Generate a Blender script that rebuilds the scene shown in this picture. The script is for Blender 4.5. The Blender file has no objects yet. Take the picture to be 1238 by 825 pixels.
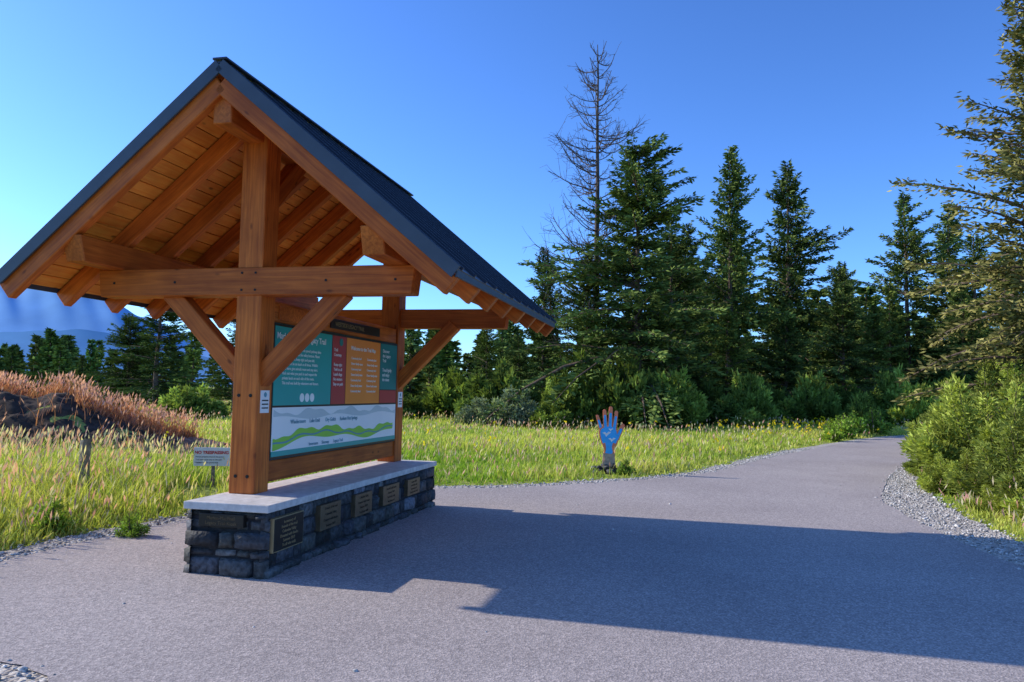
import bpy, bmesh, math, random
import numpy as np
from mathutils import Vector, Matrix
random.seed(7)
RNG=np.random.default_rng(11)
scene=bpy.context.scene
COL=scene.collection
# ------------------------------------------------------------------ materials
def new_mat(name):
    m=bpy.data.materials.new(name); m.use_nodes=True
    nt=m.node_tree; nt.nodes.clear()
    out=nt.nodes.new('ShaderNodeOutputMaterial')
    return m,nt,out
def N(nt,t,**kw):
    n=nt.nodes.new(t)
    for k,v in kw.items():
        if k in n.inputs: n.inputs[k].default_value=v
        else: setattr(n,k,v)
    return n
def ramp(nt,fac,stops):
    r=nt.nodes.new('ShaderNodeValToRGB'); e=r.color_ramp.elements
    while len(e)<len(stops): e.new(0.5)
    for i,(p,c) in enumerate(stops):
        e[i].position=p; e[i].color=(*c,1)
    nt.links.new(fac,r.inputs[0]); return r
def simple(name,col,rough=.6,metal=0,noise=0.0,scale=20,bump=0.0,spec=.3):
    m,nt,out=new_mat(name)
    b=N(nt,'ShaderNodeBsdfPrincipled'); b.inputs['Roughness'].default_value=rough; b.inputs['Metallic'].default_value=metal
    b.inputs['Specular IOR Level'].default_value=spec
    nt.links.new(b.outputs[0],out.inputs[0])
    tc=N(nt,'ShaderNodeTexCoord'); nz=N(nt,'ShaderNodeTexNoise'); nz.inputs['Scale'].default_value=scale; nz.inputs['Detail'].default_value=5
    nt.links.new(tc.outputs['Object'],nz.inputs['Vector'])
    a=tuple(max(0,c*(1-noise)) for c in col); c2=tuple(min(1,c*(1+noise)) for c in col)
    r=ramp(nt,nz.outputs['Fac'],[(.3,a),(.7,c2)])
    nt.links.new(r.outputs[0],b.inputs['Base Color'])
    if bump>0:
        bp=N(nt,'ShaderNodeBump'); bp.inputs['Strength'].default_value=bump; bp.inputs['Distance'].default_value=.02
        nt.links.new(nz.outputs['Fac'],bp.inputs['Height']); nt.links.new(bp.outputs[0],b.inputs['Normal'])
    return m
def wood(name,dark,light,rough=.55):
    m,nt,out=new_mat(name)
    b=N(nt,'ShaderNodeBsdfPrincipled'); b.inputs['Roughness'].default_value=rough; b.inputs['Specular IOR Level'].default_value=.3
    nt.links.new(b.outputs[0],out.inputs[0])
    tc=N(nt,'ShaderNodeTexCoord'); oi=N(nt,'ShaderNodeObjectInfo')
    ad=N(nt,'ShaderNodeVectorMath',operation='ADD')
    sc=N(nt,'ShaderNodeVectorMath',operation='SCALE'); sc.inputs['Scale'].default_value=37
    cx=N(nt,'ShaderNodeCombineXYZ')
    for i in range(3): nt.links.new(oi.outputs['Random'],cx.inputs[i])
    nt.links.new(cx.outputs[0],sc.inputs[0])
    nt.links.new(tc.outputs['Object'],ad.inputs[0]); nt.links.new(sc.outputs[0],ad.inputs[1])
    mp=N(nt,'ShaderNodeMapping'); mp.inputs['Scale'].default_value=(1.2,22,22)
    nt.links.new(ad.outputs[0],mp.inputs['Vector'])
    nz=N(nt,'ShaderNodeTexNoise'); nz.inputs['Scale'].default_value=1.6; nz.inputs['Detail'].default_value=6; nz.inputs['Distortion'].default_value=.6
    nt.links.new(mp.outputs[0],nz.inputs['Vector'])
    r=ramp(nt,nz.outputs['Fac'],[(.28,dark),(.5,tuple((a+b_)/2 for a,b_ in zip(dark,light))),(.72,light)])
    mp2=N(nt,'ShaderNodeMapping'); mp2.inputs['Scale'].default_value=(2.2,5,5)
    nt.links.new(ad.outputs[0],mp2.inputs['Vector'])
    vo=N(nt,'ShaderNodeTexVoronoi'); vo.inputs['Scale'].default_value=1.3
    nt.links.new(mp2.outputs[0],vo.inputs['Vector'])
    kr=ramp(nt,vo.outputs['Distance'],[(.05,(.3,.24,.2)),(.13,(1,1,1))])
    mx=N(nt,'ShaderNodeMixRGB',blend_type='MULTIPLY'); mx.inputs[0].default_value=.85
    nt.links.new(r.outputs[0],mx.inputs[1]); nt.links.new(kr.outputs[0],mx.inputs[2])
    vr=ramp(nt,oi.outputs['Random'],[(0,(.80,.74,.68)),(1,(1.08,1.1,1.1))])
    mx2=N(nt,'ShaderNodeMixRGB',blend_type='MULTIPLY'); mx2.inputs[0].default_value=1
    nt.links.new(mx.outputs[0],mx2.inputs[1]); nt.links.new(vr.outputs[0],mx2.inputs[2])
    nb=N(nt,'ShaderNodeTexNoise'); nb.inputs['Scale'].default_value=2.5; nb.inputs['Detail'].default_value=3
    nt.links.new(ad.outputs[0],nb.inputs['Vector'])
    br=ramp(nt,nb.outputs['Fac'],[(.3,(.72,.66,.6)),(.65,(1.03,1.03,1.03))])
    mx3=N(nt,'ShaderNodeMixRGB',blend_type='MULTIPLY'); mx3.inputs[0].default_value=1
    nt.links.new(mx2.outputs[0],mx3.inputs[1]); nt.links.new(br.outputs[0],mx3.inputs[2])
    nt.links.new(mx3.outputs[0],b.inputs['Base Color'])
    bp=N(nt,'ShaderNodeBump'); bp.inputs['Strength'].default_value=.25; bp.inputs['Distance'].default_value=.01
    nt.links.new(nz.outputs['Fac'],bp.inputs['Height']); nt.links.new(bp.outputs[0],b.inputs['Normal'])
    return m
def foliage(name,transl=.3,tint=(1,1,1),objvar=.25):
    m,nt,out=new_mat(name)
    at=N(nt,'ShaderNodeAttribute'); at.attribute_name='col'
    oi=N(nt,'ShaderNodeObjectInfo')
    vr=ramp(nt,oi.outputs['Random'],[(0,tuple(t*(1-objvar) for t in tint)),(.5,tint),(1,(tint[0]*(1+objvar),tint[1]*(1+objvar*.8),tint[2]))])
    mx=N(nt,'ShaderNodeMixRGB',blend_type='MULTIPLY'); mx.inputs[0].default_value=1
    nt.links.new(at.outputs['Color'],mx.inputs[1]); nt.links.new(vr.outputs[0],mx.inputs[2])
    d=N(nt,'ShaderNodeBsdfDiffuse')
    nt.links.new(mx.outputs[0],d.inputs[0])
    if transl>0:
        t=N(nt,'ShaderNodeBsdfTranslucent')
        mt=N(nt,'ShaderNodeMixRGB',blend_type='MULTIPLY'); mt.inputs[0].default_value=1; mt.inputs[2].default_value=(1.4,1.4,.7,1)
        nt.links.new(mx.outputs[0],mt.inputs[1]); nt.links.new(mt.outputs[0],t.inputs[0])
        ms=N(nt,'ShaderNodeMixShader'); ms.inputs[0].default_value=transl
        nt.links.new(d.outputs[0],ms.inputs[1]); nt.links.new(t.outputs[0],ms.inputs[2])
        nt.links.new(ms.outputs[0],out.inputs[0])
    else: nt.links.new(d.outputs[0],out.inputs[0])
    return m
def attrmat(name,rough=.8,bump=.6,scale=30,lo=.45,hi=1.6):
    m,nt,out=new_mat(name)
    at=N(nt,'ShaderNodeAttribute'); at.attribute_name='col'
    b=N(nt,'ShaderNodeBsdfPrincipled'); b.inputs['Roughness'].default_value=rough; b.inputs['Specular IOR Level'].default_value=.3
    tc=N(nt,'ShaderNodeTexCoord'); nz=N(nt,'ShaderNodeTexNoise'); nz.inputs['Scale'].default_value=scale; nz.inputs['Detail'].default_value=6
    nt.links.new(tc.outputs['Object'],nz.inputs['Vector'])
    r=ramp(nt,nz.outputs['Fac'],[(.3,(lo,lo,lo)),(.7,(hi,hi,hi))])
    mx=N(nt,'ShaderNodeMixRGB',blend_type='MULTIPLY'); mx.inputs[0].default_value=1
    nt.links.new(at.outputs['Color'],mx.inputs[1]); nt.links.new(r.outputs[0],mx.inputs[2])
    nt.links.new(mx.outputs[0],b.inputs['Base Color'])
    bp=N(nt,'ShaderNodeBump'); bp.inputs['Strength'].default_value=bump; bp.inputs['Distance'].default_value=.02
    nt.links.new(nz.outputs['Fac'],bp.inputs['Height']); nt.links.new(bp.outputs[0],b.inputs['Normal'])
    nt.links.new(b.outputs[0],out.inputs[0]); return m

M_post=wood('timber_stain',(.40,.085,.012),(.74,.20,.032))
M_board=wood('ceiling_boards',(.90,.25,.033),(1.0,.43,.075))
M_raft=wood('rafter_stain',(.44,.085,.011),(.76,.19,.027))
M_roof=simple('roof_metal',(.05,.06,.08),.4,.5,.15,3)
M_fascia=simple('fascia_metal',(.07,.085,.11),.45,.3,.1,4)
M_conc=simple('concrete_cap',(.60,.56,.52),.85,0,.18,14,.3)
M_mortar=simple('mortar',(.03,.03,.034),.95,0,.3,20,.5)
M_stone=attrmat('stone_masonry',.7,.9,22)
M_bolt=simple('bolt_steel',(.03,.03,.03),.5,.7)
M_bark=simple('bark',(.13,.09,.065),.95,0,.45,9,.8)
M_dead=simple('dead_bark',(.11,.085,.075),.95,0,.35,9,.5)
M_greypost=simple('weathered_post',(.26,.22,.17),.9,0,.4,18,.6)
M_white=simple('white_paint',(.8,.8,.78),.5,0,.03)
M_fol=foliage('conifer_foliage',0,objvar=.25)
M_shr=foliage('shrub_foliage',.3)
M_grass=foliage('grass_blades',.35,objvar=0)

# ------------------------------------------------------------------ mesh helpers
def np_mesh(name,V,faces,mats,col=None,smooth=False):
    me=bpy.data.meshes.new(name)
    me.vertices.add(len(V)); me.vertices.foreach_set('co',np.asarray(V,dtype=np.float32).ravel())
    li=[];ls=[];mi=[];c=0
    for F,mx in faces:
        F=np.asarray(F)
        if len(F)==0: continue
        k=F.shape[1]; li.append(F.ravel()); ls.append(c+np.arange(len(F))*k); c+=F.size; mi.append(np.full(len(F),mx))
    li=np.concatenate(li).astype(np.int32); ls=np.concatenate(ls).astype(np.int32); mi=np.concatenate(mi).astype(np.int32)
    me.loops.add(len(li)); me.loops.foreach_set('vertex_index',li)
    me.polygons.add(len(ls)); me.polygons.foreach_set('loop_start',ls)
    me.polygons.foreach_set('material_index',mi)
    for m in mats: me.materials.append(m)
    if col is not None:
        a=me.color_attributes.new('col','FLOAT_COLOR','POINT')
        cc=np.ones((len(V),4),dtype=np.float32); cc[:,:3]=col; a.data.foreach_set('color',cc.ravel())
    me.update(calc_edges=True); me.validate()
    if smooth: me.polygons.foreach_set('use_smooth',np.ones(len(me.polygons),dtype=bool))
    return me
def obj(name,me,loc=(0,0,0),rot=(0,0,0),sc=(1,1,1),parent=None):
    o=bpy.data.objects.new(name,me); o.location=loc; o.rotation_euler=rot; o.scale=sc
    COL.objects.link(o)
    if parent: o.parent=parent
    return o
def empty(name,loc=(0,0,0),rz=0):
    o=bpy.data.objects.new(name,None); o.location=loc; o.rotation_euler=(0,0,rz); o.empty_display_size=.3
    COL.objects.link(o); return o
def box(name,mn,mx,mat,parent=None,bev=.006):
    mn=Vector(mn);mx=Vector(mx);c=(mn+mx)/2;h=(mx-mn)/2
    bm=bmesh.new(); bmesh.ops.create_cube(bm,size=2)
    for v in bm.verts: v.co=Vector((v.co.x*h.x,v.co.y*h.y,v.co.z*h.z))
    if bev>0: bmesh.ops.bevel(bm,geom=list(bm.edges),offset=min(bev,min(h)*.4),segments=2,affect='EDGES',profile=.6)
    me=bpy.data.meshes.new(name); bm.to_mesh(me); bm.free(); me.materials.append(mat)
    return obj(name,me,c,parent=parent)
def beam(name,p0,p1,wid,dep,mat,parent=None,up=(0,0,1),bev=.008,cut0=None,cut1=None):
    p0=Vector(p0);p1=Vector(p1);d=p1-p0;L=d.length;x=d.normalized()
    upv=Vector(up)
    if abs(x.dot(upv))>.98: upv=Vector((0,1,0))
    y=upv.cross(x).normalized(); z=x.cross(y)
    bm=bmesh.new(); bmesh.ops.create_cube(bm,size=2)
    for v in bm.verts:
        v.co=Vector((v.co.x*L/2,v.co.y*wid/2,v.co.z*dep/2))
        if v.co.x<0 and cut0: v.co.x+=cut0*v.co.z
        if v.co.x>0 and cut1: v.co.x+=cut1*v.co.z
    bmesh.ops.bevel(bm,geom=list(bm.edges),offset=bev,segments=1,affect='EDGES')
    me=bpy.data.meshes.new(name); bm.to_mesh(me); bm.free(); me.materials.append(mat)
    o=obj(name,me,parent=parent)
    o.matrix_basis=Matrix(((x.x,y.x,z.x,(p0.x+p1.x)/2),(x.y,y.y,z.y,(p0.y+p1.y)/2),(x.z,y.z,z.z,(p0.z+p1.z)/2),(0,0,0,1)))
    return o
def cyl(name,p0,p1,r,mat,parent=None,seg=12,r2=None):
    p0=Vector(p0);p1=Vector(p1);d=p1-p0
    bm=bmesh.new(); bmesh.ops.create_cone(bm,cap_ends=True,segments=seg,radius1=r,radius2=r if r2 is None else r2,depth=d.length)
    me=bpy.data.meshes.new(name); bm.to_mesh(me); bm.free(); me.materials.append(mat)
    o=obj(name,me,parent=parent); o.matrix_basis=Matrix.Translation((p0+p1)/2)@d.to_track_quat('Z','Y').to_matrix().to_4x4()
    return o
def text(name,s,loc,rot,size,mat,parent=None,align='LEFT',space=1.0,bold=0):
    c=bpy.data.curves.new(name,'FONT'); c.body=s; c.size=size; c.align_x=align; c.extrude=.001; c.space_line=space; c.offset=bold
    c.materials.append(mat); o=bpy.data.objects.new(name,c); o.location=loc; o.rotation_euler=rot
    COL.objects.link(o)
    if parent: o.parent=parent
    return o
def poly(name,pts,thick,mat,parent=None,mat4=None,bev=0):
    bm=bmesh.new(); vs=[bm.verts.new((p[0],p[1],0)) for p in pts]; f=bm.faces.new(vs)
    r=bmesh.ops.extrude_face_region(bm,geom=[f]); 
    for v in r['geom']:
        if isinstance(v,bmesh.types.BMVert): v.co.z+=thick
    bmesh.ops.recalc_face_normals(bm,faces=bm.faces)
    if bev: bmesh.ops.bevel(bm,geom=[e for e in bm.edges if abs(e.verts[0].co.z-e.verts[1].co.z)<1e-6],offset=bev,segments=2,affect='EDGES')
    bmesh.ops.triangulate(bm,faces=[f for f in bm.faces if len(f.verts)>4])
    me=bpy.data.meshes.new(name); bm.to_mesh(me); bm.free(); me.materials.append(mat)
    o=obj(name,me,parent=parent)
    if mat4 is not None: o.matrix_basis=mat4
    return o

# ------------------------------------------------------------------ camera, sun, sky
cam=bpy.data.cameras.new('camera'); cam.sensor_width=36; cam.lens=924.3/1238*36; cam.clip_end=20000; cam.clip_start=.05
co=bpy.data.objects.new('camera',cam); COL.objects.link(co)
co.matrix_world=Matrix.Translation((0,0,1.6))@Matrix.Rotation(math.radians(93.813),4,'X')@Matrix.Rotation(math.radians(1.112),4,'Z')
scene.camera=co
ANG=math.radians(12.736)
Ld=Vector((math.sin(ANG),math.cos(ANG),0)); Wd=Vector((math.cos(ANG),-math.sin(ANG),0)); ORG=Vector((-2.429,7.205,0))
trav=Wd*1.89-Ld*.13+Vector((0,0,-1))
elev=math.atan2(1,math.hypot(trav.x,trav.y)); az=math.atan2(-trav.x,-trav.y)
sl=bpy.data.lights.new('sun','SUN'); sl.energy=5.0; sl.angle=math.radians(.53); sl.color=(1,.93,.81)
so=bpy.data.objects.new('sun',sl); COL.objects.link(so); so.rotation_euler=trav.to_track_quat('-Z','Y').to_euler(); so.location=(-20,5,20)
w=bpy.data.worlds.new('World'); scene.world=w; w.use_nodes=True
nt=w.node_tree; nt.nodes.clear()
wo=nt.nodes.new('ShaderNodeOutputWorld'); bg=nt.nodes.new('ShaderNodeBackground'); sk=nt.nodes.new('ShaderNodeTexSky')
sk.sky_type='NISHITA'; sk.sun_disc=False; sk.sun_elevation=elev; sk.sun_rotation=az; sk.air_density=1.0; sk.dust_density=.9; sk.ozone_density=2.6; sk.altitude=900
gm=nt.nodes.new('ShaderNodeGamma'); gm.inputs[1].default_value=1.22
mu=nt.nodes.new('ShaderNodeMixRGB'); mu.blend_type='MULTIPLY'; mu.inputs[0].default_value=1; mu.inputs[2].default_value=(.60,.88,1.30,1)
nt.links.new(sk.outputs[0],gm.inputs[0]); nt.links.new(gm.outputs[0],mu.inputs[1])
bg.inputs[1].default_value=.15
nt.links.new(mu.outputs[0],bg.inputs[0]); nt.links.new(bg.outputs[0],wo.inputs[0])
scene.view_settings.view_transform='Standard'; scene.view_settings.look='None'; scene.view_settings.exposure=0

# ------------------------------------------------------------------ path outline
def catmull(P,n=8,closed=False):
    P=[np.array(p,float) for p in P]; out=[]
    m=len(P)
    for i in range(m-1):
        p0=P[max(i-1,0)];p1=P[i];p2=P[i+1];p3=P[min(i+2,m-1)]
        for k in range(n):
            t=k/n
            out.append(.5*((2*p1)+(-p0+p2)*t+(2*p0-5*p1+4*p2-p3)*t*t+(-p0+3*p1-3*p2+p3)*t**3))
    out.append(P[-1]); return np.array(out)
left=catmull([(-2.0,-8),(-2.1,-2),(-2.1,2.6),(-2.25,3.7),(-2.5,4.25),(-2.95,4.5),(-3.6,4.75),(-4.3,5.2),(-4.65,5.9),(-4.5,6.8),(-4.2,8.0),(-3.8,9.2),(-3.2,10.9),(-2.3,12.0),(-1.3,12.5),(.1,12.9),(1.9,14.0),(3.9,15.7),(6.7,20),(10.5,25.5),(14.7,30.9),(18.2,34.4),(24,38.6),(34,42.5),(60,50)],7)
right=catmull([(60,47.2),(34,39.6),(25,35.6),(19.6,32.2),(15.7,29.0),(10.1,19.6),(8.0,16.2),(6.8,14.0),(5.9,12.2),(5.6,11.2),(5.25,9.6),(4.95,7.6),(5.0,5.5),(5.6,2),(6,-8)],7)
poly_as=np.vstack([left,right])
def offset_poly(P,d):
    nxt=np.roll(P,-1,0);prv=np.roll(P,1,0);t=nxt-prv;t/=np.linalg.norm(t,axis=1)[:,None]
    n=np.stack([-t[:,1],t[:,0]],1)
    return P+n*d[:,None]
area=.5*np.sum(poly_as[:,0]*np.roll(poly_as[:,1],-1)-np.roll(poly_as[:,0],-1)*poly_as[:,1])
sgn=1 if area<0 else -1
jit=RNG.normal(0,.012,len(poly_as))
poly_j=offset_poly(poly_as,jit)
nl=len(left)
gw=np.concatenate([np.full(nl,.36),np.full(len(right),.5)])+RNG.normal(0,.05,len(poly_as))
for i in range(nl,len(poly_as)):
    y=poly_as[i,1]
    if 6<y<17: gw[i]+=.35*math.exp(-((y-11.5)/3)**2)
poly_g=offset_poly(poly_as,gw*sgn)
def inside(P,x,y):
    c=np.zeros(x.shape,bool); n=len(P)
    for i in range(n):
        x1,y1=P[i];x2,y2=P[(i+1)%n]
        if y1==y2: continue
        m=((y1>y)!=(y2>y))&(x<(x2-x1)*(y-y1)/(y2-y1)+x1)
        c^=m
    return c
def dist(P,x,y):
    d=np.full(x.shape,1e9); n=len(P)
    for i in range(n):
        a=P[i];b=P[(i+1)%n];ab=b-a;L=ab@ab+1e-12
        t=np.clip(((x-a[0])*ab[0]+(y-a[1])*ab[1])/L,0,1)
        d=np.minimum(d,(x-a[0]-t*ab[0])**2+(y-a[1]-t*ab[1])**2)
    return np.sqrt(d)
def flat(name,P,z,mat):
    bm=bmesh.new(); f=bm.faces.new([bm.verts.new((p[0],p[1],z)) for p in P])
    if f.normal.z<0 or area<0: bmesh.ops.reverse_faces(bm,faces=[f])
    bmesh.ops.triangulate(bm,faces=bm.faces[:],ngon_method='EAR_CLIP')
    me=bpy.data.meshes.new(name); bm.to_mesh(me); bm.free(); me.materials.append(mat)
    return obj(name,me)
def asphalt():
    m,nt,out=new_mat('asphalt')
    b=N(nt,'ShaderNodeBsdfPrincipled'); b.inputs['Roughness'].default_value=.9; b.inputs['Specular IOR Level'].default_value=.12
    tc=N(nt,'ShaderNodeTexCoord')
    n1=N(nt,'ShaderNodeTexNoise'); n1.inputs['Scale'].default_value=.45; n1.inputs['Detail'].default_value=6
    n2=N(nt,'ShaderNodeTexVoronoi'); n2.inputs['Scale'].default_value=85
    n3=N(nt,'ShaderNodeTexNoise'); n3.inputs['Scale'].default_value=26; n3.inputs['Detail'].default_value=8; n3.inputs['Roughness'].default_value=.8
    for n in (n1,n2,n3): nt.links.new(tc.outputs['Object'],n.inputs['Vector'])
    r1=ramp(nt,n1.outputs['Fac'],[(.3,(.38,.325,.295)),(.7,(.47,.405,.365))])
    r2=ramp(nt,n2.outputs['Color'],[(.0,(.5,.5,.52)),(.6,(1,1,1)),(1,(1.6,1.55,1.5))])
    r3=ramp(nt,n3.outputs['Fac'],[(.3,(.82,.82,.82)),(.7,(1.15,1.15,1.15))])
    m1=N(nt,'ShaderNodeMixRGB',blend_type='MULTIPLY'); m1.inputs[0].default_value=.85
    m2=N(nt,'ShaderNodeMixRGB',blend_type='MULTIPLY'); m2.inputs[0].default_value=1
    nt.links.new(r1.outputs[0],m1.inputs[1]); nt.links.new(r2.outputs[0],m1.inputs[2])
    nt.links.new(m1.outputs[0],m2.inputs[1]); nt.links.new(r3.outputs[0],m2.inputs[2])
    nt.links.new(m2.outputs[0],b.inputs['Base Color'])
    bp=N(nt,'ShaderNodeBump'); bp.inputs['Strength'].default_value=.4; bp.inputs['Distance'].default_value=.006
    nt.links.new(n2.outputs['Distance'],bp.inputs['Height']); nt.links.new(bp.outputs[0],b.inputs['Normal'])
    nt.links.new(b.outputs[0],out.inputs[0]); return m
def gravelmat():
    m,nt,out=new_mat('gravel')
    b=N(nt,'ShaderNodeBsdfPrincipled'); b.inputs['Roughness'].default_value=.9
    tc=N(nt,'ShaderNodeTexCoord'); v=N(nt,'ShaderNodeTexVoronoi'); v.inputs['Scale'].default_value=32
    nt.links.new(tc.outputs['Object'],v.inputs['Vector'])
    r=ramp(nt,v.outputs['Color'],[(.1,(.28,.23,.18)),(.5,(.50,.43,.35)),(.9,(.68,.62,.54))])
    nt.links.new(r.outputs[0],b.inputs['Base Color'])
    bp=N(nt,'ShaderNodeBump'); bp.invert=True; bp.inputs['Strength'].default_value=.9; bp.inputs['Distance'].default_value=.02
    nt.links.new(v.outputs['Distance'],bp.inputs['Height']); nt.links.new(bp.outputs[0],b.inputs['Normal'])
    nt.links.new(b.outputs[0],out.inputs[0]); return m
M_as=asphalt(); M_gr=gravelmat()
flat('asphalt_path',poly_j,.016,M_as)
flat('gravel_shoulder',poly_g,.008,M_gr)

# ------------------------------------------------------------------ ground
def mound(x,y):
    r=(np.abs((x+13.3)/4.7)**2.8+np.abs((y-18.2)/1.9)**3.4)
    return 1.36*np.exp(-r)*(1+.12*np.sin(x*1.7)+.07*np.sin(x*3.9+y*2))
def gh(x,y):
    x=np.asarray(x,float);y=np.asarray(y,float)
    d=np.where(inside(poly_g,x,y),0,dist(poly_g,x,y))
    k=np.clip((d-.2)/3,0,1)
    h=k*(.08*np.sin(x*.31+1)*np.cos(y*.27)+.04*np.sin(x*.9+y*.7)+.02)
    return h+mound(x,y)
def axis(lo,hi,c,n):
    a=np.linspace(-1,1,n); s=np.sign(a)*np.abs(a)**3.2
    return np.where(s<0,c+s*(c-lo),c+s*(hi-c))
xs=np.unique(np.concatenate([np.linspace(-24,24,190),axis(-6000,6000,0,70)])); ys=np.unique(np.concatenate([np.linspace(-4,15,50),np.linspace(15,23,50),np.linspace(23,40,40),axis(-3000,9000,15,70)]))
X,Y=np.meshgrid(xs,ys); Z=gh(X.ravel(),Y.ravel()).reshape(X.shape)
far=np.hypot(X,Y)>200; Z[far]=0
V=np.stack([X.ravel(),Y.ravel(),Z.ravel()],1); nx=len(xs);ny=len(ys)
i,j=np.meshgrid(np.arange(nx-1),np.arange(ny-1)); a=(j*nx+i).ravel()
F=np.stack([a,a+1,a+nx+1,a+nx],1)
def groundmat():
    m,nt,out=new_mat('field_ground')
    b=N(nt,'ShaderNodeBsdfPrincipled'); b.inputs['Roughness'].default_value=1; b.inputs['Specular IOR Level'].default_value=.1
    tc=N(nt,'ShaderNodeTexCoord')
    n1=N(nt,'ShaderNodeTexNoise'); n1.inputs['Scale'].default_value=.12; n1.inputs['Detail'].default_value=8
    n2=N(nt,'ShaderNodeTexNoise'); n2.inputs['Scale'].default_value=6; n2.inputs['Detail'].default_value=8
    for n in (n1,n2): nt.links.new(tc.outputs['Object'],n.inputs['Vector'])
    r1=ramp(nt,n1.outputs['Fac'],[(.35,(.20,.27,.045)),(.5,(.34,.38,.08)),(.65,(.42,.42,.12))])
    r2=ramp(nt,n2.outputs['Fac'],[(.3,(.5,.5,.5)),(.7,(1.2,1.2,1.2))])
    mx=N(nt,'ShaderNodeMixRGB',blend_type='MULTIPLY'); mx.inputs[0].default_value=1
    nt.links.new(r1.outputs[0],mx.inputs[1]); nt.links.new(r2.outputs[0],mx.inputs[2])
    nt.links.new(mx.outputs[0],b.inputs['Base Color'])
    bp=N(nt,'ShaderNodeBump'); bp.inputs['Strength'].default_value=.8; bp.inputs['Distance'].default_value=.1
    nt.links.new(n2.outputs['Fac'],bp.inputs['Height']); nt.links.new(bp.outputs[0],b.inputs['Normal'])
    nt.links.new(b.outputs[0],out.inputs[0]); return m
obj('ground',np_mesh('ground',V,[(F,0)],[groundmat()],smooth=True))
mxs=np.linspace(-20,-7,150); mys=np.linspace(15,22,90); MX,MY=np.meshgrid(mxs,mys)
rr=np.random.default_rng(4)
mz=gh(MX.ravel(),MY.ravel()); mo=mound(MX.ravel(),MY.ravel())
lump=sum(np.sin(MX.ravel()*f+rr.uniform(0,6))*np.sin(MY.ravel()*g+MX.ravel()*.7+rr.uniform(0,6))*a for f,g,a in [(2.3,3.1,.07),(5.1,4.7,.045),(9,11,.03),(17,15,.02)])
mz=mz+np.clip((mo-.05)*3,-1,1)*.06+lump*np.clip(mo*2,0,1)+rr.normal(0,.012,len(mo))*(mo>.1)
mz=np.where(mo<.03,mz-.15,mz)
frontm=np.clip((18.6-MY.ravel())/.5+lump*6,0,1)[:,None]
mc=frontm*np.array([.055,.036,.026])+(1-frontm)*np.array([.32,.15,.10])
i,j=np.meshgrid(np.arange(149),np.arange(89)); a=(j*150+i).ravel()
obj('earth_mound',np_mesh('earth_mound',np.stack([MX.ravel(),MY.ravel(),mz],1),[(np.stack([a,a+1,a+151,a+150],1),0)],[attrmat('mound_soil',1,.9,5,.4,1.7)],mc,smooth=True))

# ------------------------------------------------------------------ loose stones
ico=bmesh.new(); bmesh.ops.create_icosphere(ico,subdivisions=1,radius=1); iv=np.array([v.co[:] for v in ico.verts]); itf=np.array([[v.index for v in f.verts] for f in ico.faces]); ico.free()
def stones(name,pts,sizes,mat,cols):
    n=len(pts); ang=RNG.uniform(0,6.28,n); sc=RNG.uniform(.6,1.3,(n,3))*sizes[:,None]; sc[:,2]*=.65
    v=iv[None]*(1+RNG.normal(0,.12,(n,len(iv),1)))*sc[:,None,:]
    c,s=np.cos(ang)[:,None],np.sin(ang)[:,None]
    vx=v[:,:,0]*c-v[:,:,1]*s; vy=v[:,:,0]*s+v[:,:,1]*c
    v=np.stack([vx,vy,v[:,:,2]],2)+pts[:,None,:]
    F=(itf[None]+(np.arange(n)*len(iv))[:,None,None]).reshape(-1,3)
    return np_mesh(name,v.reshape(-1,3),[(F,0)],[mat],np.repeat(cols,len(iv),0))
cand=np.stack([RNG.uniform(-6,12,90000),RNG.uniform(3,24,90000)],1)
ins_g=inside(poly_g,cand[:,0],cand[:,1]); ins_a=inside(poly_as,cand[:,0],cand[:,1]); da=dist(poly_as,cand[:,0],cand[:,1]); dg=dist(poly_g,cand[:,0],cand[:,1])
keep=(ins_g&~ins_a)|(ins_a&(da<.1)&(RNG.random(len(cand))<.15))|(~ins_g&(dg<.12)&(RNG.random(len(cand))<.5))|(ins_a&(RNG.random(len(cand))<.0015))
cp=cand[keep][:13000]; sz=RNG.uniform(.008,.02,len(cp)); sz[RNG.random(len(cp))<.04]*=1.7
g=RNG.uniform(.25,.7,len(cp)); cc=np.stack([g,g*.94,g*.86],1)
obj('gravel_stones',stones('gravel_stones',np.column_stack([cp,np.full(len(cp),.016)]),sz,attrmat('gravel_stone',.9,.3,80),cc))

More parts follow.
